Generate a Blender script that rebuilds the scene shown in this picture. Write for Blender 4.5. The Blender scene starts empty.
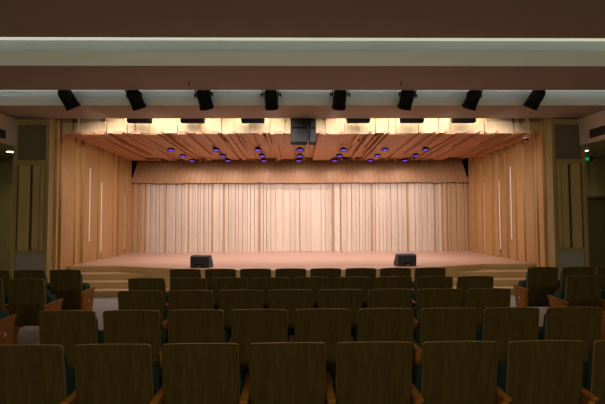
import bpy, bmesh, math, random
from mathutils import Vector, Matrix, Euler
PI = math.pi
S = bpy.context.scene
C = S.collection

# ------------------------------------------------------------------ materials
def nodes_of(name):
    m = bpy.data.materials.new(name); m.use_nodes = True
    nt = m.node_tree; b = nt.nodes['Principled BSDF']
    return m, nt, b

def mixc(nt, fac, a, b, mode='MIX'):
    n = nt.nodes.new('ShaderNodeMix'); n.data_type = 'RGBA'; n.blend_type = mode
    for sock, v in ((n.inputs[0], fac), (n.inputs[6], a), (n.inputs[7], b)):
        if isinstance(v, bpy.types.NodeSocket): nt.links.new(v, sock)
        else: sock.default_value = v if not isinstance(v, tuple) else (*v, 1)
    return n.outputs[2]

def noise(nt, scale, vec_scale=(1, 1, 1), detail=3, rough=.55):
    tc = nt.nodes.new('ShaderNodeTexCoord'); mp = nt.nodes.new('ShaderNodeMapping')
    mp.inputs['Scale'].default_value = vec_scale
    nt.links.new(tc.outputs['Object'], mp.inputs['Vector'])
    n = nt.nodes.new('ShaderNodeTexNoise'); n.inputs['Scale'].default_value = scale
    n.inputs['Detail'].default_value = detail; n.inputs['Roughness'].default_value = rough
    nt.links.new(mp.outputs[0], n.inputs['Vector'])
    return n.outputs['Fac']

def ramp(nt, sock, p0, p1):
    r = nt.nodes.new('ShaderNodeMapRange'); r.inputs[1].default_value = p0; r.inputs[2].default_value = p1
    nt.links.new(sock, r.inputs[0]); return r.outputs[0]

def wood(name, c0, c1, vs=(9, 9, .35), scale=3.0, rough=.5, island=.12, spec=.4):
    m, nt, b = nodes_of(name)
    f = ramp(nt, noise(nt, scale, vs, 4), .3, .7)
    col = mixc(nt, f, c0, c1)
    fine = ramp(nt, noise(nt, scale * 6, vs, 2), .35, .65)
    col = mixc(nt, .18, col, mixc(nt, fine, (.25, .25, .25), (1, 1, 1)), 'MULTIPLY')
    if island:
        g = nt.nodes.new('ShaderNodeNewGeometry')
        r = nt.nodes.new('ShaderNodeMapRange'); r.inputs[3].default_value = 1 - island; r.inputs[4].default_value = 1 + island * .4
        nt.links.new(g.outputs['Random Per Island'], r.inputs[0])
        vm = nt.nodes.new('ShaderNodeVectorMath'); vm.operation = 'SCALE'
        nt.links.new(col, vm.inputs[0]); nt.links.new(r.outputs[0], vm.inputs['Scale'])
        col = vm.outputs[0]
    nt.links.new(col, b.inputs['Base Color'])
    b.inputs['Roughness'].default_value = rough; b.inputs['Specular IOR Level'].default_value = spec
    return m

def plain(name, c, rough=.6, metal=0, var=.08, scale=6, vs=(1, 1, 1), bump=0, spec=.4):
    m, nt, b = nodes_of(name)
    f = noise(nt, scale, vs, 3)
    col = mixc(nt, f, tuple(x * (1 - var) for x in c), tuple(min(1, x * (1 + var)) for x in c))
    nt.links.new(col, b.inputs['Base Color'])
    b.inputs['Roughness'].default_value = rough; b.inputs['Metallic'].default_value = metal
    b.inputs['Specular IOR Level'].default_value = spec
    if bump:
        bn = nt.nodes.new('ShaderNodeBump'); bn.inputs['Strength'].default_value = bump; bn.inputs['Distance'].default_value = .004
        nt.links.new(noise(nt, 160), bn.inputs['Height']); nt.links.new(bn.outputs[0], b.inputs['Normal'])
    return m

def grille(name, c, dark, scale):
    m, nt, b = nodes_of(name)
    tc = nt.nodes.new('ShaderNodeTexCoord'); v = nt.nodes.new('ShaderNodeTexVoronoi')
    v.inputs['Scale'].default_value = scale; v.inputs['Randomness'].default_value = 0
    nt.links.new(tc.outputs['Object'], v.inputs['Vector'])
    col = mixc(nt, ramp(nt, v.outputs['Distance'], .2, .45), dark, c)
    nt.links.new(col, b.inputs['Base Color']); b.inputs['Roughness'].default_value = .7
    return m

def glow(name, c, s, base=(.8, .8, .8)):
    m, nt, b = nodes_of(name)
    b.inputs['Base Color'].default_value = (*base, 1)
    b.inputs['Emission Color'].default_value = (*c, 1); b.inputs['Emission Strength'].default_value = s
    return m

M = {}
M['backwood'] = wood('stage slat wood paled for light', (.66, .53, .42), (.76, .64, .52), island=.12)  # paled so the colour carries the whiter light on the back wall
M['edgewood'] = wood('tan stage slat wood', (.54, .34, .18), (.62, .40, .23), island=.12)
M['sidewood'] = wood('honey slat wood', (.56, .325, .12), (.66, .40, .16), island=.14)
M['ceilwood'] = wood('ceiling board wood', (.50, .235, .115), (.60, .30, .15), vs=(9, .35, 9), island=.12)
M['fasciawood'] = wood('fascia board wood', (.64, .46, .27), (.74, .56, .35), island=.1)
M['panelwood'] = wood('sloped panel wood', (.38, .20, .09), (.43, .235, .11), island=.04)
M['stagefloor'] = wood('stage floor boards', (.60, .37, .27), (.70, .45, .335), vs=(.5, 9, 1), rough=.42, island=0, scale=2)
M['stepwood'] = wood('stage edge wood', (.70, .47, .23), (.77, .54, .28), vs=(.4, 8, 8), island=.04)
M['nosing'] = wood('step nosing wood', (.72, .5, .27), (.78, .56, .32), vs=(.4, 8, 8), island=0)
M['pierwood'] = wood('pier veneer', (.34, .25, .10), (.42, .31, .13), island=.08)
M['pierfin'] = wood('pier fin veneer', (.46, .33, .14), (.55, .40, .18), island=.1)
M['groove'] = wood('recess veneer with painted shade', (.06, .045, .02), (.08, .06, .028), island=0)  # shade between the pier fins put into a dark backing colour
M['olivewood'] = wood('aisle wall veneer', (.34, .29, .12), (.42, .36, .16), island=.16)
M['paint'] = plain('ceiling paint', (.375, .295, .235), .8, var=.03, scale=2)
M['covepaint'] = plain('cove paint', (.70, .70, .66), .8, var=.04, scale=1.2)
M['bulkpaint'] = plain('bulkhead paint', (.62, .55, .48), .8, var=.04, scale=2)
M['dark'] = plain('dark void', (.012, .01, .009), .9)
M['floor'] = plain('grey hall floor', (.36, .35, .35), .7, var=.12, scale=30)
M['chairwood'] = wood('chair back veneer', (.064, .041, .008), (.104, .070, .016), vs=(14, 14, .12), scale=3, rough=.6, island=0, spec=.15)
M['chairedge'] = wood('ply edge with painted highlight', (.34, .23, .085), (.40, .28, .105), vs=(.6, 9, 9), rough=.45, island=0)  # pale ply edge, with the highlight from above put into its colour
M['armwood'] = wood('arm panel wood', (.36, .14, .022), (.47, .19, .035), vs=(8, 1, 4), rough=.6, island=0, spec=.2)
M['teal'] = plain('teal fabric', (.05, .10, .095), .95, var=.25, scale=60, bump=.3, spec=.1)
M['foot'] = plain('dark cast foot', (.02, .02, .022), .5)
M['steel'] = plain('brushed steel', (.55, .53, .5), .35, metal=.8)
M['black'] = plain('black housing', (.006, .006, .007), .7, var=.2, spec=.15)
M['blackmetal'] = plain('black steel', (.02, .02, .022), .5, var=.2)
M['wedge'] = plain('black speaker paint', (.045, .048, .068), .5, var=.15, scale=40, bump=.2)
M['spkgrille'] = grille('speaker mesh', (.006, .006, .007), (.003, .003, .003), 60)
M['fabricgrille'] = plain('brown acoustic cloth', (.15, .115, .08), .9, var=.12, scale=40)
M['lowgrille'] = plain('grey acoustic cloth', (.30, .29, .25), .9, var=.12, scale=40)
M['vent'] = plain('dark vent slats', (.05, .05, .04), .6)
M['white'] = plain('white plastic', (.7, .7, .68), .5)
M['lens'] = plain('smoked lens', (.02, .02, .025), .12)
M['purple'] = glow('purple lens', (.22, .06, 1), .5, (.1, .05, .3))
M['strip'] = glow('light strip', (1, .84, .74), .16, (.75, .66, .6))
M['stripdim'] = glow('dim light strip', (1, .8, .62), .03, (.66, .48, .34))
M['coveglow'] = glow('painted cove glow', (1, .98, .78), .42, (.7, .7, .6))
M['coveglow2'] = glow('second painted cove glow', (.95, 1, .95), .2, (.6, .62, .6))
M['downlens'] = glow('downlight lens', (1, .93, .75), 14)
M['exit'] = glow('exit sign face', (.03, .75, .3), .35, (.02, .2, .1))
M['doorwood'] = wood('dark door veneer', (.10, .085, .03), (.13, .11, .045), island=0)

# ------------------------------------------------------------------ mesh helpers
class MB:
    def __init__(s): s.v = []; s.f = []; s.mi = []
    def add(s, vs, fs, mi=0, mat=None):
        o = len(s.v)
        s.v += [tuple(mat @ Vector(v)) if mat else tuple(v) for v in vs]
        s.f += [tuple(i + o for i in f) for f in fs]; s.mi += [mi] * len(fs)
        return s
    def box(s, x0, x1, y0, y1, z0, z1, mi=0, mat=None):
        x0, x1 = min(x0, x1), max(x0, x1); y0, y1 = min(y0, y1), max(y0, y1); z0, z1 = min(z0, z1), max(z0, z1)
        vs = [(x, y, z) for z in (z0, z1) for y in (y0, y1) for x in (x0, x1)]
        fs = [(0, 2, 3, 1), (4, 5, 7, 6), (0, 1, 5, 4), (2, 6, 7, 3), (0, 4, 6, 2), (1, 3, 7, 5)]
        return s.add(vs, fs, mi, mat)
    def prism(s, poly, a, b, axis='z', mi=0, mat=None, smi=None):
        """poly: 2D points counter-clockwise seen along the axis; extruded from a to b"""
        n = len(poly)
        def P(p, h):
            return {'z': (p[0], p[1], h), 'x': (h, p[0], p[1]), 'y': (p[0], h, p[1])}[axis]
        vs = [P(p, a) for p in poly] + [P(p, b) for p in poly]
        s.add(vs, [tuple(range(n))[::-1], tuple(range(n, 2 * n))], mi, mat)
        s.f += [tuple(i + len(s.v) - 2 * n for i in (k, (k + 1) % n, n + (k + 1) % n, n + k)) for k in range(n)]
        s.mi += [mi if smi is None else smi] * n
        return s
    def lathe(s, prof, n=24, mi=0, mat=None):
        vs = []; fs = []
        for r, z in prof:
            for k in range(n):
                a = 2 * PI * k / n; vs.append((r * math.cos(a), r * math.sin(a), z))
        for j in range(len(prof) - 1):
            for k in range(n):
                fs.append((j * n + k, j * n + (k + 1) % n, (j + 1) * n + (k + 1) % n, (j + 1) * n + k))
        fs.append(tuple(range(n))[::-1]); fs.append(tuple((len(prof) - 1) * n + k for k in range(n)))
        return s.add(vs, fs, mi, mat)
    def build(s, name, mats, parent=None, bevel=0, smooth=False, seg=2, angle=35):
        me = bpy.data.meshes.new(name); me.from_pydata(s.v, [], s.f)
        for m in (mats if isinstance(mats, (list, tuple)) else [mats]): me.materials.append(m)
        me.polygons.foreach_set('material_index', s.mi)
        bm = bmesh.new(); bm.from_mesh(me); bmesh.ops.recalc_face_normals(bm, faces=bm.faces)
        if smooth:
            for f in bm.faces: f.smooth = True
            for e in bm.edges:
                if len(e.link_faces) == 2 and e.calc_face_angle(0) > math.radians(angle): e.smooth = False
        bm.to_mesh(me); bm.free()
        o = bpy.data.objects.new(name, me); C.objects.link(o)
        if parent: o.parent = parent
        if bevel:
            b = o.modifiers.new('bevel', 'BEVEL'); b.width = bevel; b.segments = seg; b.limit_method = 'ANGLE'; b.angle_limit = math.radians(40)
        return o

def tag(o, label, cat, group=None):
    o['label'] = label; o['category'] = cat
    if group: o['group'] = group
    return o
def struct(o): o['kind'] = 'structure'; return o
def empty(name, loc=(0, 0, 0), rot=(0, 0, 0)):
    o = bpy.data.objects.new(name, None); C.objects.link(o); o.location = loc; o.rotation_euler = rot
    o.empty_display_size = .1; return o
def dup(root, loc, rot=None):
    r = root.copy(); C.objects.link(r); r.location = loc
    if rot is not None: r.rotation_euler = rot
    for ch in list(root.children):
        c = ch.copy(); C.objects.link(c); c.parent = r
        for g in list(ch.children):
            d = g.copy(); C.objects.link(d); d.parent = c
    return r
def area(name, loc, target, sx, sy, power, col, parent=None, spread=180):
    l = bpy.data.lights.new(name, 'AREA'); l.shape = 'RECTANGLE'; l.size = sx; l.size_y = sy; l.energy = power; l.color = col
    l.spread = math.radians(spread)
    o = bpy.data.objects.new(name, l); C.objects.link(o); o.location = loc
    o.rotation_euler = (Vector(target) - Vector(loc)).to_track_quat('-Z', 'Y').to_euler()
    return o
def spot(name, loc, target, power, col, ang, blend=1, r=.1):
    l = bpy.data.lights.new(name, 'SPOT'); l.energy = power; l.color = col; l.spot_size = math.radians(ang); l.spot_blend = blend; l.shadow_soft_size = r
    o = bpy.data.objects.new(name, l); C.objects.link(o); o.location = loc
    o.rotation_euler = (Vector(target) - Vector(loc)).to_track_quat('-Z', 'Y').to_euler()
    return o

HP = 24
# ------------------------------------------------------------------ key dimensions (metres; floor z=0, camera above the origin)
XL, XR = -5.76, 6.04          # stage side walls
PF = 9.4                      # front face of the piers
SB = 14.2                     # stage back wall
SZ = .60                      # stage floor height
CX = .13
OL, OR = -6.53, 6.70          # outer faces of piers
WL, WR = -9.3, 9.5            # outer hall walls
RY = -4.0

# ------------------------------------------------------------------ shell
struct(MB().box(WL, WR, RY, 15.6, -.1, 0).build('floor', M['floor']))

def front_y(x): return 9.15 + 1.02 * min(1, abs((x - CX) / 4.55)) ** 2
def side_y(x): return front_y(x) if abs(x - CX) < 4.55 else 10.2
xs = [XL, XL + .02] + [CX - 4.55 + 9.1 * i / 28 for i in range(29)] + [XR]
xs = [XL] + [CX - 4.55 + 9.1 * i / 28 for i in range(29)] + [XR]
poly = [(x, side_y(x) if 0 < i < len(xs) - 1 else 10.22) for i, x in enumerate(xs)] + [(XR, SB + .05), (XL, SB + .05)]
struct(MB().prism(poly, SZ - .04, SZ).build('floor_stage', M['stagefloor']))
# riser under the stage edge, with a pale nosing
inner = [(x, y + .02) for x, y in poly[:len(xs)]]
m = MB().prism(inner + [(XR, 11), (XL, 11)], 0, SZ - .041)
struct(m.build('wall_stage_riser', M['stepwood']))
m = MB()
nose = poly[:len(xs)]
ring = [(x, y - .025) for x, y in nose] + [(x, y + .012) for x, y in reversed(nose)]
m.prism(ring, SZ - .045, SZ + .003)
struct(m.build('trim_stage_edge', M['nosing']))
# side stair flights
def stair(name, sgn):
    m = MB()
    for k, (yk, h) in enumerate(((9.86, .45), (9.56, .30), (9.26, .15))):
        xw = XL + .01 if sgn < 0 else XR - .01
        xe = CX + sgn * 4.55 * math.sqrt(max(0, (yk - 9.15) / 1.02))
        n = 10; pts = [(xw, yk)]
        back = []
        for i in range(n + 1):
            x = xe + (CX + sgn * 4.55 - xe) * i / n; back.append((x, front_y(x) + .015))
        front = [(xw, yk), (xe, yk)]
        full = front + back[1:] + [(xw, 10.21)]
        m.prism(full, 0, h - .03, mi=0)
        lip = [(p[0], p[1] - .02) if i < 2 else p for i, p in enumerate(full)]
        m.prism(lip, h - .03, h, mi=1)
    o = m.build(name, [M['stepwood'], M['nosing']])
    return struct(o)
stair('floor_steps_left', -1); stair('floor_steps_right', 1)

# slatted walls -------------------------------------------------------------
def slats(edges, depths, place, z0, z1, gap=.012):
    """edges along the wall; place(a, b, d, z0, z1, mb) puts one board"""
    m = MB()
    for i in range(len(edges) - 1):
        place(m, edges[i] + gap / 2, edges[i + 1] - gap / 2, depths[i], z0, z1)
    return m
def split(marks, rnd, narrow=.05):
    """add thin boards near the marked seams and irregular seams between"""
    out = []
    for a, b in zip(marks[:-1], marks[1:]):
        out.append(a); w = b - a
        if w > .36: out += [a + w * rnd.uniform(.26, .34), a + w * rnd.uniform(.38, .5), a + w * rnd.uniform(.66, .78)]
        elif w > .16: out.append(a + w * rnd.uniform(.4, .6))
    out.append(marks[-1]); return out
rnd = random.Random(4)
def bx(px): return (px - 297) * (SB) / 403
seamL = [128, 130, 134.5, 146, 148, 151, 157, 165, 167, 173, 179, 185, 196, 201, 204, 209, 219.5, 231.5, 235.5, 243, 247.5, 254.5, 266.6]
seamR = [332, 334, 351.5, 356, 362.5, 368, 379, 386, 395, 398, 402, 419, 422, 424.5, 431, 441.5, 443, 454, 457, 465, 470]
mid = [266.6, 271, 276, 283, 290, 295, 299.7, 306, 311, 321, 325, 329, 332]
E = split([bx(p) for p in seamL], rnd) ; E2 = split([bx(p) for p in seamR], rnd)
E[0] = XL - .02; E2[-1] = XR + .02
def back_board(m, a, b, d, z0, z1):
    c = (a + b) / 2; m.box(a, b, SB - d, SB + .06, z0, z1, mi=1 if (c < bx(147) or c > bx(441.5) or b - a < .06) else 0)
def depths(E, seed, lv=(0, .022, .045)):
    r = random.Random(seed); out = []; p = None
    for i in range(len(E) - 1):
        c = [l for l in lv if l != p]
        w = E[i + 1] - E[i]
        d = r.choice(c) if w > .09 else r.choice([lv[-1], lv[0]]) if p not in (lv[-1], lv[0]) else (lv[0] if p == lv[-1] else lv[-1])
        out.append(d); p = d
    return out
m = MB()
for EE, sd in ((E, 11), (E2, 12)):
    dd = depths(EE, sd)
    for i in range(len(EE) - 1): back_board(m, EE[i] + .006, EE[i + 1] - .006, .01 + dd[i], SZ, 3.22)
dz = .60 + 2.2
EM = [bx(p) for p in mid]
dm = depths(EM, 5, (0, .02, .045))
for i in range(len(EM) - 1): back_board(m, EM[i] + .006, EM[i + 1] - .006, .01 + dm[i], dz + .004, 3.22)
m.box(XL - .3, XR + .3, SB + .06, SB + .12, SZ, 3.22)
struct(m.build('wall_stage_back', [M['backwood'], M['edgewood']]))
# flush double door in the back wall (panelled with the same slats)
dr = empty('door_1', (0, 0, 0)); struct(dr)
for nm, a, b in (('door_leaf', 0, 6), ('door_leaf', 6, 12)):
    m = MB()
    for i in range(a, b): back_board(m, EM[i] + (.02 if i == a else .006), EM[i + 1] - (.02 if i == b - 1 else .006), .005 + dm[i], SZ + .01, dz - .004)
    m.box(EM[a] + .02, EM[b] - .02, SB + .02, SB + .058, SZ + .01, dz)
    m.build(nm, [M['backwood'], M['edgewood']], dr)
m = MB()
for px in (268.2, 330.6):
    for z in (.9, 1.6, 2.45): m.box(bx(px) - .012, bx(px) + .012, SB - .075, SB - .01, z, z + .12)
m.build('hinge', M['steel'], dr)

def side_wall(name, X, sgn, marks, seed):
    r = random.Random(seed); E = []
    for a, b in zip(marks[:-1], marks[1:]): E += [a] + ([a + (b - a) * .36, a + (b - a) * .48] if b - a > .62 and a > 10.5 else [])
    E.append(marks[-1])
    m = MB(); dd = depths(E, seed, (.0, .035, .07))
    for i in range(len(E) - 1):
        a, b = E[i] + .008, E[i + 1] - .008
        m.box(X - sgn * .1, X + sgn * dd[i] - sgn * .015, a, b, 0, 4.42)
    m.box(X - sgn * .2, X - sgn * .1, PF + .81, E[-1], 0, 4.42)
    m.box(X - sgn * .1, X - sgn * .01, 13.955, SB + .05, 0, 3.0)
    return struct(m.build(name, M['sidewood']))
def ly(px): return -XL * 403 / (297 - px)
def ry(px): return XR * 403 / (px - 297)
side_wall('wall_stage_left', XL, 1, [PF + .02, ly(56), ly(58), ly(61), ly(62), ly(75), ly(76.5), ly(79), ly(83), ly(87), ly(97.5), ly(99.5), ly(101.7), ly(107), ly(113), ly(116.6), ly(119), ly(121.6), ly(126.5), 13.95], 3)
side_wall('wall_stage_right', XR, -1, [PF + .02, ry(548), ry(545.6), ry(541), ry(539.5), ry(526), ry(522), ry(517.5), ry(513.5), ry(501), ry(498), ry(494), ry(490), ry(484.5), ry(480), ry(476), 13.95], 8)

# sloped acoustic panel hung in front of the back wall
m = MB(); r = random.Random(2)
n = 64
for i in range(n):
    u0, u1 = i / n, (i + 1) / n
    def pt(u, t, off): # t = 0 bottom, 1 top; narrower towards the top
        lo, hi = XL + .03 + .2 * t, XR - .03 - .2 * t
        return (lo + (hi - lo) * u, 13.97 + .15 * t + off, 3.02 + .92 * t)
    t0 = -r.choice([0, .012, .022]); a, b = u0, u1 - .0006; f = r.choice([0, .006])
    m.add([pt(a, t0, f), pt(b, t0, f), pt(b, 1, f), pt(a, 1, f), pt(a, t0, .03), pt(b, t0, .03), pt(b, 1, .03), pt(a, 1, .03)],
          [(0, 1, 2, 3), (7, 6, 5, 4), (0, 4, 5, 1), (1, 5, 6, 2), (2, 6, 7, 3), (3, 7, 4, 0)])
struct(m.build('wall_stage_upper', M['panelwood']))
# dark void around the stage
m = MB()
m.box(WL, WR, 15.5, 15.6, 0, 5.2); m.box(XL - .5, XR + .5, 14.3, 15.5, 4.75, 4.8)
m.box(XL - .62, XL - .5, 9.7, 15.5, 0, 5.2); m.box(XR + .5, XR + .62, 9.7, 15.5, 0, 5.2)
struct(m.build('wall_backstage', M['dark']))
struct(MB().box(XL - .6, XR + .6, PF + .005, 15.6, 4.86, 4.92).build('ceiling_void', M['dark']))

# stage ceiling: boards with battens of differing depth --------------------------
Y0, Y1, Z0, Z1 = 9.9, 13.55, 3.93, 3.825
def cz(y): return Z0 + (Z1 - Z0) * (y - Y0) / (Y1 - Y0)
def cboard(m, a, b, y0, y1, drop, th=.03):
    m.add([(a, y0, cz(y0) - drop), (b, y0, cz(y0) - drop), (b, y1, cz(y1) - drop), (a, y1, cz(y1) - drop),
           (a, y0, cz(y0) + th), (b, y0, cz(y0) + th), (b, y1, cz(y1) + th), (a, y1, cz(y1) + th)],
          [(0, 1, 2, 3), (7, 6, 5, 4), (0, 4, 5, 1), (1, 5, 6, 2), (2, 6, 7, 3), (3, 7, 4, 0)])
LAMPS = [((px - 297) * yy / 403, yy) for yy, c in ((11.6, [171, 216, 258, 300, 344, 386, 427]), (12.55, [183, 223, 262, 300, 340, 378, 417]), (13.4, [192, 228, 264, 299, 335, 371, 406])) for px in c]
def clear(a, b, y0, y1): return not any(a - .13 < lx < b + .13 and y0 - .13 < l2 < y1 + .13 for lx, l2 in LAMPS)
m = MB(); r = random.Random(21)
x = XL + .04; i = 0; drops = []; lv = [0, .04, .07, .02, .09, .05]
while x < XR - .1:
    w = r.choice([.12, .12, .2, .3, .45, .6, .34]); w = min(w, XR - .04 - x)
    d = r.choice([v for v in lv if not drops or abs(v - drops[-1][2]) > .028]); drops.append((x, x + w, d))
    cboard(m, x, x + w - .006, Y0, Y1, d); x += w
for k in range(60):                                   # shorter battens
    x = r.uniform(XL + .1, XR - .25); a = Y0 + r.choice([.0, .0, .0, .3, .8]); b = min(Y1, a + r.uniform(.7, 2.4)); w = r.choice([.05, .07, .1])
    if clear(x, x + w, a, b): cboard(m, x, x + w, max(a, Y0 + .02), b, .068 + r.choice([0, .008, .016]), 0)
for k in range(30):                                   # ridges whose ends reach out in front of the fascia
    x = XL + .25 + k * .385 + r.uniform(-.12, .12); w = r.choice([.06, .09, .16, .22]); b = Y0 + r.uniform(.7, 3.2)
    if clear(x, x + w, Y0, b) and x + w < XR - .1: cboard(m, x, x + w, Y0 - .17, b, .108 + r.choice([0, .01]), -.045)
for k in range(46):                                   # dark-edged stub battens at the back
    x = r.uniform(XL + .3, XR - .45); w = r.choice([.08, .1, .25])
    if clear(x, x + w, Y1 - .1, Y1): cboard(m, x, x + w, Y1 - .1, Y1 + .02, .09, 0)
struct(m.build('ceiling_stage', M['ceilwood']))
# bright fascia facing the hall
m = MB(); r = random.Random(9); x = XL + .05
marks = [65, 71, 74.5, 79, 80.5, 106.5, 108, 127, 128.5, 136, 150, 166, 178, 188, 201, 219, 221.5, 234, 250, 270, 278, 285, 291, 316, 326, 328, 341, 345, 360, 376, 389, 391, 397, 406, 420, 440, 446, 452, 486, 488.5, 514, 517, 522, 530, 532]
Ef = [XL + .03] + [(p - 297) * Y0 / 403 for p in marks if -5.5 < (p - 297) * Y0 / 403 < 5.8] + [XR - .03]
lastd = 0
for i in range(len(Ef) - 1):
    w = Ef[i + 1] - Ef[i]; d = r.choice([v for v in (0, .03, .06) if v != lastd]) if w > .07 else .09; lastd = d
    zb = 3.868 - r.choice([.0, .015, .0])
    m.box(Ef[i] + .004, Ef[i + 1] - .004, Y0 - .02 - d, Y0 - .002, zb, 4.86)
m.box(XL, XR, Y0, Y0 + .03, 3.965, 4.86)
struct(m.build('trim_stage_fascia', M['fasciawood']))

# hall ceiling layers with coves ------------------------------------------------
def soffit(name, y0, y1, z, th=.12, x0=WL, x1=WR):
    return struct(MB().box(x0, x1, y0, y1, z, z + th).build(name, M['paint']))
soffit('ceiling_front', 8.32, PF, 4.12, .05)
soffit('ceiling_middle', 6.51, 7.74, 4.26, .06)
soffit('ceiling_rear', RY, 5.91, 4.46, .08)
m = MB()
m.box(WL, WR, 8.32, 8.38, 4.171, 4.54); m.box(WL, WR, 7.0, 8.32, 4.50, 4.56)
m.box(WL, WR, 6.51, 6.57, 4.321, 4.84); m.box(WL, WR, 5.1, 6.51, 4.80, 4.86)
m.box(WL, WR, 8.317, 8.32, 4.123, 4.50); m.box(WL, WR, 6.507, 6.51, 4.263, 4.80)
struct(m.build('ceiling_coves', M['covepaint']))
for yy, z0, z1, mt, lab in ((6.506, 4.685, 4.74, 'coveglow', 'long cream glow added for the lit top of the upper ceiling cove'), (8.316, 4.425, 4.45, 'coveglow2', 'long pale glow added for the lit top of the cove with the spotlights')):
    tag(MB().box(WL + .05, WR - .05, yy - .012, yy - .001, z0, z1).build('light_strip', M[mt]), lab, 'light strip', 'added cove glow lines')  # added glowing lines stand in for the lit tops of the coves
struct(MB().box(WL, WR, PF - .06, PF, 4.171, 4.9).build('wall_proscenium', M['dark']))
struct(MB().box(WL, WR, RY, PF, 4.94, 5.0).build('ceiling_slab', M['dark']))

# outer shell
struct(MB().box(WL - .1, WL, RY, 15.6, 0, 5).build('wall_left', M['olivewood']))
struct(MB().box(WR, WR + .1, RY, 15.6, 0, 5).build('wall_right', M['olivewood']))
struct(MB().box(WL, WR, RY - .1, RY, 0, 5).build('wall_rear', M['olivewood']))
# aisle bulkheads: pale face and low dark soffit
for nm, a, b in (('left', WL, OL), ('right', OR, WR)):
    m = MB()
    if nm == 'left': m.box(b - .06, b, RY, PF + .0, 3.47, 4.108)
    else: m.box(a, a + .06, RY, PF, 3.47, 4.108)
    struct(m.build('wall_bulkhead_' + nm, M['bulkpaint']))
    struct(MB().box(a if nm == 'left' else a + .061, b - .061 if nm == 'left' else b, RY, 11.3, 3.47, 3.53).build('ceiling_aisle_' + nm, M['olivewood']))
    # end wall of the aisle, fluted
    m = MB(); r = random.Random(5); x = a
    while x < b:
        w = r.choice([.12, .2, .3]); w = min(w, b - x)
        dz0 = 2.36 if (nm == 'right' and x > 8.0) else 0
        m.box(x + .004, x + w - .004, 11.2 - r.choice([0, .03]), 11.3, dz0, 3.468); x += w
    m.box(a, 8.08 if nm == 'right' else b, 11.28, 11.34, 0, 3.468)
    struct(m.build('wall_aisle_end_' + nm, M['olivewood']))
d2 = empty('door_2', (8.75, 11.2, 0)); struct(d2)
MB().box(-.62, -.02, .02, .07, .01, 2.28).box(.02, .62, .02, .07, .01, 2.28).build('door_leaf', M['doorwood'], d2)
MB().box(-.72, -.64, -.04, .1, 0, 2.36).box(.64, .72, -.04, .1, 0, 2.36).box(-.64, .64, -.04, .1, 2.3, 2.36).build('door_frame', M['doorwood'], d2)
MB().box(-.09, -.06, -.05, .02, .95, 1.2).build('door_handle', M['steel'], d2)

# piers --------------------------------------------------------------------------
def pier(name, xi, xo):
    """xi inner edge (towards the stage), xo outer edge"""
    s = 1 if xo > xi else -1
    def X(t): return xi + s * t
    w = abs(xo - xi); m = MB()
    m.box(X(0), X(w), PF + .06, PF + .8, 0, 4.86)
    # face frame
    m.box(X(0), X(.08), PF, PF + .06, 0, 4.108); m.box(X(w - .10), X(w), PF, PF + .06, 0, 4.108)
    m.box(X(.08), X(w - .10), PF, PF + .06, 3.97, 4.108); m.box(X(.08), X(w - .10), PF, PF + .06, 3.03, 3.15)
    m.box(X(.08), X(w - .10), PF, PF + .06, .98, 1.05); m.box(X(.08), X(w - .10), PF, PF + .06, 0, .18)
    struct(m.build(name, M['pierwood'], bevel=.004))
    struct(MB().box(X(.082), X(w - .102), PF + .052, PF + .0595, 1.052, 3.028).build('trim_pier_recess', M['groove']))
    m = MB()
    for a, b, d in ((.10, .17, .10), (.215, .375, .045), (.44, w - .13, .045)):
        m.box(X(a), X(b), PF + .06 - d, PF + .051, 1.053, 3.027)
    return m, X, w
for side, xi, xo in (('left', XL, OL - .06), ('right', XR, OR + .14)):
    m, X, w = pier('wall_pier_' + side, xi, xo)
    tag(m.build('fin_panel', M['pierfin'], bevel=.004), 'tall olive wood fins on the pier %s of the stage' % side, 'wall panel', 'pier fin panels')
    g = MB().box(X(.082), X(w - .102), PF + .02, PF + .058, 3.152, 3.968).build('speaker_grille', M['fabricgrille'])
    tag(g, 'brown cloth speaker grille high on the %s pier' % side, 'speaker grille', 'pier speaker grilles')
    g = MB().box(X(.082), X(w - .102), PF + .02, PF + .058, .182, .978).build('speaker_grille', M['lowgrille'])
    tag(g, 'grey cloth grille low on the %s pier below the fins' % side, 'speaker grille', 'pier speaker grilles')

# bulkhead vents
def vent(xf, s, lab):
    e = empty('air_vent', (xf, 8.5, 3.665))
    MB().box(0, s * .012, -.55, .55, -.10, -.08).box(0, s * .012, -.55, .55, .08, .10).box(0, s * .012, -.55, -.53, -.08, .08).box(0, s * .012, .53, .55, -.08, .08).build('frame', M['vent'], e)
    m = MB()
    for k in range(7): m.box(s * .001, s * .009, -.53, .53, -.078 + k * .023, -.066 + k * .023)
    m.build('louvre', M['vent'], e)
    MB().box(s * .0002, s * .001, -.53, .53, -.08, .08).build('backing', M['dark'], e)
    tag(e, lab, 'vent', 'bulkhead vents')
vent(OL, 1, 'dark air vent on the pale bulkhead at the left edge'); vent(OR, -1, 'dark air vent on the pale bulkhead at the right edge')

# downlights
def downlight(x, y, lab):
    e = empty('downlight', (x, y, 3.47))
    MB().lathe([(.11, -.012), (.115, -.002), (.115, 0), (.085, 0), (.08, -.012)]).build('trim_ring', M['white'], e, smooth=True)
    MB().lathe([(.079, -.018), (.079, -.013)]).build('lens', M['downlens'], e)
    tag(e, lab, 'ceiling light', 'aisle downlights')
    spot('downlight_beam', (x, y, 3.44), (x, y, 0), 46, (1, .88, .6), 140, 1, .07)
downlight(-7.15, 10.1, 'lit round downlight in the low ceiling left of the stage')
downlight(7.32, 10.1, 'lit round downlight in the low ceiling right of the stage')
# exit sign
e = empty('exit_sign', (8.13, 11.15, 3.40))
MB().box(-.17, .17, -.03, .015, -.055, .055).build('housing', M['vent'], e, bevel=.005)
MB().box(-.15, .05, -.034, -.031, -.045, .045).build('face', M['exit'], e)
tag(e, 'small green glowing exit sign under the low ceiling on the right', 'exit sign')

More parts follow.
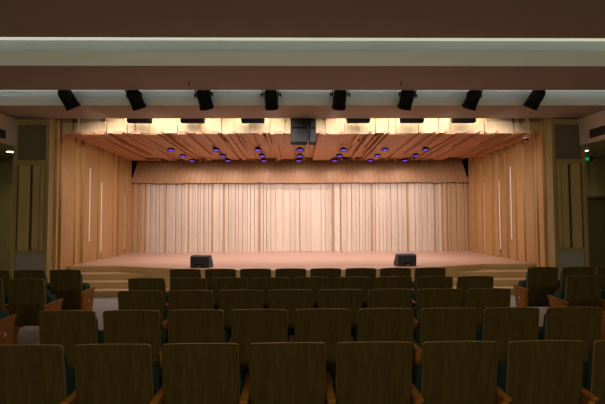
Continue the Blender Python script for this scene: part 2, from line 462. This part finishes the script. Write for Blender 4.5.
# light strips on the stage side walls
def strip(X, s, y, z0, z1, mat, lab):
    e = empty('light_strip', (X, y, z0))
    MB().box(-s * .035, s * .032, -.02, .02, 0, z1 - z0).build('profile', M['sidewood'], e)
    MB().box(s * .0322, s * .042, -.018, .018, .02, z1 - z0 - .02).build('diffuser', M[mat], e)
    tag(e, lab, 'light strip', 'vertical wall light strips')
nth = ['nearest to the hall', 'second from the hall', 'third from the hall', 'farthest from the hall']
for k, (y, z0, z1, mt) in enumerate(((11.2, 1.14, 3.19, 'strip'), (11.87, .82, 2.86, 'strip'), (12.65, .66, 2.7, 'stripdim'), (13.5, .75, 2.6, 'stripdim'))):
    strip(XL, 1, y, z0, z1, mt, 'slim vertical light strip on the left stage wall, ' + nth[k])
for k, (y, z0, z1, mt) in enumerate(((11.22, 1.14, 3.22, 'strip'), (11.87, .82, 2.88, 'strip'), (12.85, .70, 2.9, 'stripdim'), (13.75, .75, 2.6, 'stripdim'))):
    strip(XR, -1, y, z0, z1, mt, 'slim vertical light strip on the right stage wall, ' + nth[k])

# ceiling spotlights ---------------------------------------------------------------
def make_spot():
    e = empty('stage_spotlight')
    # local -Z is the beam direction, origin at pivot
    MB().lathe([(.06, .11), (.105, .10), (.125, .06), (.13, 0), (.132, -.22), (.142, -.23), (.142, -.29), (.126, -.29), (.118, -.23)], 28).build('housing', M['black'], e, smooth=True)
    MB().lathe([(.116, -.245), (.09, -.262), (.03, -.268)], 28).build('lens', M['lens'], e, smooth=True)
    m = MB()
    m.box(-.165, -.15, -.02, .02, -.04, .13).box(.15, .165, -.02, .02, -.04, .13).box(-.165, .165, -.02, .02, .13, .145)
    m.build('yoke', M['blackmetal'], e, bevel=.003)
    for s in (-1, 1): MB().prism([(.166, -.012), (.19, -.012), (.19, -.05), (.21, -.05), (.21, .03), (.19, .03), (.166, .012)] if s > 0 else [(-.166, .012), (-.19, .03), (-.21, .03), (-.21, -.05), (-.19, -.05), (-.19, -.012), (-.166, -.012)], -.015, .015, 'y').build('tilt_knob', M['blackmetal'], e, bevel=.003)
    MB().box(-.03, .03, -.03, .03, .145, .19).build('clamp', M['blackmetal'], e, bevel=.005)
    m = MB()
    for k in range(6): m.lathe([(.14, .02 - k * .03), (.14, .014 - k * .03)], 28)
    m.build('cooling_rib', M['blackmetal'], e)
    return e
ORD = ['leftmost', 'second from the left', 'third from the left', 'fourth from the left', 'fourth from the right', 'third from the right', 'second from the right', 'rightmost']
proto = None; sx = [65, 133, 203, 271, 341, 410, 478, 543]
SPOTP = 265
for k, px in enumerate(sx):
    Yk = 8.02; X = (px - 297) * Yk / 403
    tgt = Vector((CX + (X - CX) * .25, 13.2, 1.0)); p = Vector((X, Yk, 4.26))
    # aim: local -Z to target while the yoke stays in the x-z plane
    d = Vector((-(X - CX) * .085, .55, -1)).normalized()
    rot = d.to_track_quat('-Z', 'Y').to_euler()
    e = make_spot() if proto is None else dup(proto, p)
    if proto is None: proto = e
    e.location = p; e.rotation_euler = rot
    tag(e, 'black barrel spotlight hanging from the ceiling cove, %s of eight' % ORD[k], 'spotlight', 'spotlights in the ceiling cove')
    spot('spotlight_beam', tuple(p + d * .32), (CX + (X - CX) * 1.0, 14.0, 1.25), SPOTP, (1, .88, .85), 76, .9, .12)

# lighting bar above the spots and cove light
tag(MB().box(-6.2, 6.4, 8.0, 8.04, 4.47, 4.499).build('mounting_rail', M['blackmetal']), 'long thin rail inside the cove carrying the eight spotlights', 'rail')
for x in [-8.1 + 2.7 * i for i in range(7)]:
    area('cove_light', (x, 5.55, 4.56), (x, 6.3, 4.95), 2.6, .06, 3.5, (.87, 1, .88))
    area('cove_light', (x, 7.4, 4.34), (x, 8.1, 4.6), 2.6, .05, 3.2, (.92, 1, .98))

# flood lights lighting the fascia --------------------------------------------------
def make_flood():
    e = empty('flood_light')
    MB().prism([(-.10, .0), (.06, .0), (.09, .05), (.09, .16), (-.10, .16)], -.27, .27, 'x').build('housing', M['black'], e, bevel=.008)
    for s in (-1, 1): MB().prism([(-.02, .06), (.02, .06), (.02, .36), (-.198, .36), (-.198, .32), (-.02, .32)], min(s * .28, s * .29), max(s * .28, s * .29), 'x').build('bracket', M['blackmetal'], e)
    MB().box(-.25, .25, .091, .094, .03, .14).build('glass', M['lens'], e)
    return e
pf = None
ORD6 = ['leftmost', 'second from the left', 'third from the left', 'third from the right', 'second from the right', 'rightmost']
for k, px in enumerate([139.5, 192.5, 253, 359, 413.5, 466]):
    X = (px - 297) * 9.6 / 403
    e = make_flood() if pf is None else dup(pf, (0, 0, 0))
    if pf is None: pf = e
    e.location = (X, 9.6, 4.06)
    tag(e, 'slim black flood light washing the bright fascia, %s of six' % ORD6[k], 'flood light', 'flood lights over the stage front')
    area('flood_beam', (X, 9.5, 4.40), (X, 9.9, 4.02), 1.1, .1, 13, (1, .90, .72))
    spot('flood_down_beam', (X, 9.6, 4.03), (X, 9.75, 0), 34, (1, .80, .60), 112, .8, .12)
# stage loudspeaker cluster
e = empty('loudspeaker_cluster', ((303.5 - 297) * 9.62 / 403, 9.62, 3.56))
def cab(z0, z1, nm):
    o = MB().box(-.30, .10, -.17, .17, z0, z1).build(nm, M['black'], e, bevel=.008)
    MB().box(-.28, .08, -.178, -.171, z0 + .02, z1 - .02).build('grille', M['spkgrille'], o)
cab(0, .345, 'cabinet'); cab(.35, .70, 'cabinet')
for z0 in (0, .35):
    o = MB().box(.14, .30, -.15, .17, z0, z0 + .345).build('horn_cabinet', M['black'], e, bevel=.008)
    MB().box(.155, .285, -.157, -.151, z0 + .02, z0 + .325).build('grille', M['spkgrille'], o)
MB().box(.102, .118, -.14, .14, 0, 1.2).box(-.28, -.26, -.02, .02, .70, 1.2).box(.27, .29, -.02, .02, .695, 1.2).box(.122, .138, -.1, .1, .1, .6).build('rigging_bar', M['blackmetal'], e)
tag(e, 'black loudspeaker stack hanging above the middle of the stage front', 'loudspeaker')

# purple stage lights ---------------------------------------------------------------
def make_par():
    e = empty('stage_light')
    MB().lathe([(.05, .02), (.09, .0), (.105, -.03), (.107, -.06), (.092, -.06), (.088, -.045)], 24).build('housing', M['black'], e, smooth=True)
    MB().lathe([(.088, -.048), (.08, -.058), (.04, -.063)], 24).build('lens', M['purple'], e, smooth=True)
    return e
pp = None; PARP = 24
ORD7 = ['leftmost', 'second from left', 'third from left', 'middle one', 'third from right', 'second from right', 'rightmost']
for rw, (py, yy, nm) in enumerate(((0, 11.6, 'front'), (1, 12.55, 'middle'), (2, 13.4, 'back'))):
    cols = {0: [171, 216, 258, 300, 344, 386, 427], 1: [183, 223, 262, 300, 340, 378, 417], 2: [192, 228, 264, 299, 335, 371, 406]}[rw]
    for k, px in enumerate(cols):
        X = (px - 297) * yy / 403
        e = make_par() if pp is None else dup(pp, (0, 0, 0))
        if pp is None: pp = e
        e.location = (X, yy, cz(yy) - .085); e.rotation_euler = (math.radians(-10), 0, 0)
        spot('stage_light_beam', (X, yy - .02, cz(yy) - .175), (X * 1.12, yy, 0), PARP, (1, .80, .79), 168, .5, .08)
        tag(e, 'purple glowing stage light in the slatted stage ceiling, %s row, %s' % (nm, ORD7[k]), 'stage light', 'purple stage lights')

# small ceiling devices
def detector(x, y, z, lab):
    e = empty('smoke_detector', (x, y, z))
    MB().lathe([(.03, -.032), (.045, -.028), (.052, -.012), (.055, 0)]).build('housing', M['paint'], e, smooth=True)
    MB().lathe([(.012, -.038), (.02, -.032)]).build('sensor', M['vent'], e, smooth=True)
    tag(e, lab, 'smoke detector', 'smoke detectors')
detector((70 - 297) * 6.62 / 403, 6.6, 4.26, 'round smoke detector at the left on the brown ceiling band')
detector((524 - 297) * 6.62 / 403, 6.6, 4.26, 'round smoke detector at the right on the brown ceiling band')
detector((313 - 297) * 8.8 / 403, 8.8, 4.12, 'round smoke detector above the loudspeaker near the middle')
for px, lab in ((188.5, 'left'), (403, 'right')):
    e = empty('sprinkler', ((px - 297) * 7.3 / 403, 7.3, 4.26))
    MB().lathe([(.02, 0), (.018, -.015), (.007, -.018), (.007, -.05), (.016, -.055), (.016, -.06)], 12).build('sprinkler_head', M['blackmetal'], e, smooth=True)
    tag(e, 'tiny dark sprinkler head on the %s half of the brown ceiling band' % lab, 'sprinkler', 'ceiling sprinklers')
e = empty('security_camera', (XR - .14, 10.1, 3.77))
MB().box(-.08, -.02, -.03, .03, .05, .14).build('bracket', M['white'], e, bevel=.01)
MB().lathe([(.05, .075), (.08, .06), (.088, 0)], 20, mat=Matrix.Translation((-.05, 0, 0))).build('housing', M['white'], e, smooth=True)
MB().lathe([(.02, -.05), (.04, -.04), (.055, -.02), (.062, 0)], 20, mat=Matrix.Translation((-.05, 0, 0))).build('dome', M['lens'], e, smooth=True)
tag(e, 'small white dome security camera at the top of the right stage wall', 'security camera')

# floor monitors on the stage --------------------------------------------------------
def monitor(loc, rz, lab):
    e = empty('stage_monitor', loc, (0, 0, rz))
    # profile in y-z: tall back facing the hall, sloping face towards the stage
    prof = [(-.15, 0), (.13, 0), (.15, .04), (.0, .285), (-.12, .285), (-.16, .25)]
    MB().prism(prof, -.24, .24, 'x').build('cabinet', M['wedge'], e, bevel=.018, seg=3)
    MB().prism([(.135, .03), (.163, .042), (.014, .290), (-.01, .282)], -.225, .225, 'x').build('grille', M['spkgrille'], e)
    m = MB(); m.box(-.09, .09, -.165, -.15, .03, .09); m.build('handle_recess', M['black'], e, bevel=.004)
    MB().box(-.05, .05, -.172, -.164, .035, .048).build('handle', M['steel'], e)
    tag(e, lab, 'stage monitor', 'wedge monitors at the stage edge')
monitor(((200.5 - 297) * 9.62 / 403, 9.84, SZ + .002), math.radians(-9), 'black wedge monitor speaker on the stage edge, left one')
monitor(((407 - 297) * 9.7 / 403, 9.94, SZ + .002), math.radians(10), 'black wedge monitor speaker on the stage edge, right one')

# ------------------------------------------------------------------ chairs
def shell(W, zlo, zhi, yf, th, r, nu=18, nz=10, crown=.012, rlow=.03):
    """curved slab facing y; yf(u,z)-> y of the rear (hall) face, thickness towards +y"""
    us = sorted(set([-1 + 2 * i / nu for i in range(nu + 1)] + [s * (1 - k * r / (W / 2) / 4) for k in range(1, 5) for s in (-1, 1)]))
    cols = []
    for u in us:
        x = u * W / 2; d = max(0, abs(x) - (W / 2 - r)); top = zhi - crown * u * u - (r - math.sqrt(max(0, r * r - d * d)))
        d2 = max(0, abs(x) - (W / 2 - rlow)); lo = zlo + (rlow - math.sqrt(max(0, rlow * rlow - d2 * d2)))
        cols.append((u, x, lo, top))
    vs = []; n = nz + 1
    for side in (0, 1):
        for u, x, lo, top in cols:
            for j in range(n):
                z = lo + (top - lo) * j / nz; vs.append((x, yf(u, z) + side * th, z))
    N = len(cols) * n; fs = []; mi = []
    for i in range(len(cols) - 1):
        for j in range(nz):
            a = i * n + j; b = (i + 1) * n + j
            fs += [(a, b, b + 1, a + 1), (N + a, N + a + 1, N + b + 1, N + b)]; mi += [0, 0]
    for i in range(len(cols) - 1):
        a = i * n; b = (i + 1) * n
        fs += [(a, N + a, N + b, b), (a + nz, b + nz, N + b + nz, N + a + nz)]; mi += [1, 1]
    L = (len(cols) - 1) * n
    for j in range(nz):
        fs += [(j, j + 1, N + j + 1, N + j), (L + j, N + L + j, N + L + j + 1, L + j + 1)]; mi += [1, 1]
    m = MB(); m.v = vs; m.f = fs; m.mi = mi
    return m
def back_y(u, z): return .03 + (.955 - z) * .13 + .022 * u * u
def arm(e, x, badge=0):
    mt = M['armwood']
    side = MB().prism([(.10, .02), (.30, .02), (.345, .30), (.40, .60), (.05, .585), (.075, .30)], x - .022, x + .022, 'x').build('arm_panel', mt, e, bevel=.004)
    MB().prism([(.03, .588), (.41, .600), (.425, .615), (.42, .635), (.02, .612)], x - .027, x + .027, 'x').build('armrest', mt, e, bevel=.006, seg=3)
    MB().box(x - .026, x + .026, .06, .34, 0, .022).build('foot', M['foot'], e, bevel=.004)
    if badge:
        MB().lathe([(.028, 0), (.028, .006), (.022, .009)], 20, mat=Matrix.Translation((x + badge * .022, .22, .44)) @ Matrix.Rotation(badge * PI / 2, 4, 'Y')).build('seat_badge', M['steel'], side, smooth=True)
def make_chair(left=False, bl=0, br=0):
    e = empty('auditorium_chair')
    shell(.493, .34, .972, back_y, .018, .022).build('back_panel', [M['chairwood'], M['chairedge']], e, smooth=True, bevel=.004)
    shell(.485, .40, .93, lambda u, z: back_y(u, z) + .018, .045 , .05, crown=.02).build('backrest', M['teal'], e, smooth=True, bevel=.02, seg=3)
    # tipped-up seat: wooden pan with teal cushion, standing almost upright in front of the backrest
    shell(.46, .36, .68, lambda u, z: .345 + (z - .36) * .10, .018, .05).build('seat_pan', [M['armwood'], M['armwood']], e, smooth=True)
    shell(.485, .34, .715, lambda u, z: .20 + (z - .36) * .12, .14, .06).build('seat', M['teal'], e, smooth=True, bevel=.025, seg=3)
    MB().box(-.243, .243, .20, .235, .30, .335).build('seat_rail', M['foot'], e, bevel=.004)
    arm(e, .28, br)
    if left: arm(e, -.28, bl)
    return e
PITCH = .56
P0 = make_chair(); P1 = make_chair(True, -1, 0); P2 = make_chair(False, 0, 1); P3 = make_chair(True, -1, 1)
used = set()
def seat(proto, x, y, lab, grp):
    if proto.name not in used: used.add(proto.name); e = proto; e.location = (x, y, 0)
    else: e = dup(proto, (x, y, 0))
    tag(e, lab, 'chair', grp); return e
rows = {1: (2.57, [26, 113, 201.5, 289, 377, 463, 548, 634]),
        2: (3.53, [68.5, 131, 194.5, 260, 323.5, 386.5, 449.5, 511, 570]),
        3: (4.50, [140.5, 190.5, 241.5, 290.5, 342.5, 391, 440.5, 489.5]),
        4: (5.46, 9), 5: (6.42, 8)}
rowname = {1: 'nearest row', 2: 'second nearest row', 3: 'third nearest row', 4: 'fourth nearest row', 5: 'front row by the stage'}
O8 = ['leftmost', 'second from the left', 'third from the left', 'fourth from the left', 'fourth from the right', 'third from the right', 'second from the right', 'rightmost']
O9 = ['leftmost', 'second from the left', 'third from the left', 'fourth from the left', 'middle chair', 'fourth from the right', 'third from the right', 'second from the right', 'rightmost']
for k in range(1, 6):
    y, px = rows[k]; nn = 8 if k % 2 else 9
    cxr = {1: .216, 2: .224, 3: .205, 4: .2, 5: .176}[k]
    for i in range(nn):
        x = cxr + (i - (nn - 1) / 2) * PITCH
        p = P1 if i == 0 else (P2 if i == nn - 1 else P0)
        lab = 'dark wood-backed chair, centre block, %s, %s' % (rowname[k], (O8 if nn == 8 else O9)[i])
        seat(p, x, y, lab, 'centre block chairs')
# side blocks
for k, xsL in ((5, [-3.68, -4.24, -4.80]), (4, [-3.66, -4.22]), (3, [-3.66])):
    for j, x in enumerate(xsL):
        pos = ['at the aisle end', 'second from the aisle', 'third from the aisle'][j]
        seat(P2 if j == 0 else P0, x, rows[k][0], 'dark wood-backed chair, left side block, %s, %s' % (rowname[k], pos), 'left block chairs')
for k, xsR in ((5, [3.96, 4.52, 5.08]), (4, [3.95, 4.51]), (3, [3.96])):
    for j, x in enumerate(xsR):
        pos = ['at the aisle end', 'second from the aisle', 'third from the aisle'][j]
        seat(P1 if j == 0 else P0, x, rows[k][0], 'dark wood-backed chair, right side block, %s, %s' % (rowname[k], pos), 'right block chairs')
def kill(o):
    for c in list(o.children): kill(c)
    bpy.data.objects.remove(o)
for p in (P0, P1, P2, P3):
    if p.name not in used: kill(p)

# ------------------------------------------------------------------ lights of the hall
for x in (-6, -2, 2, 6):
    area('hall_rear_light', (x, -3.6, 3.9), (x * .8, 9.0, 1.6), 1.2, .5, HP, (1, .88, .58), spread=110)
for x in (-8, 8.2):
    for y in (2, 5, 8): spot('aisle_downlight_beam', (x, y, 3.44), (x, y, 0), 16, (1, .88, .6), 130, 1, .08)

w = bpy.data.worlds.new('world'); S.world = w; w.use_nodes = True
w.node_tree.nodes['Background'].inputs[0].default_value = (.01, .01, .01, 1)

# ------------------------------------------------------------------ camera
cd = bpy.data.cameras.new('camera'); cam = bpy.data.objects.new('camera', cd); C.objects.link(cam)
cd.sensor_width = 36; cd.lens = 403 / 605 * 36; cd.clip_start = .05
yaw = math.atan(5.5 / 403); pitch = math.atan(16.7 / 403); roll = -.004
R = Matrix.Rotation(-yaw, 4, 'Z') @ Matrix.Rotation(PI / 2 + pitch, 4, 'X') @ Matrix.Rotation(roll, 4, 'Z')
cam.matrix_world = Matrix.Translation((0, 0, 1.76)) @ R
S.camera = cam
S.view_settings.view_transform = 'Standard'; S.view_settings.look = 'None'; S.view_settings.gamma = 1
S.view_settings.exposure = 0; S.view_settings.use_curve_mapping = False
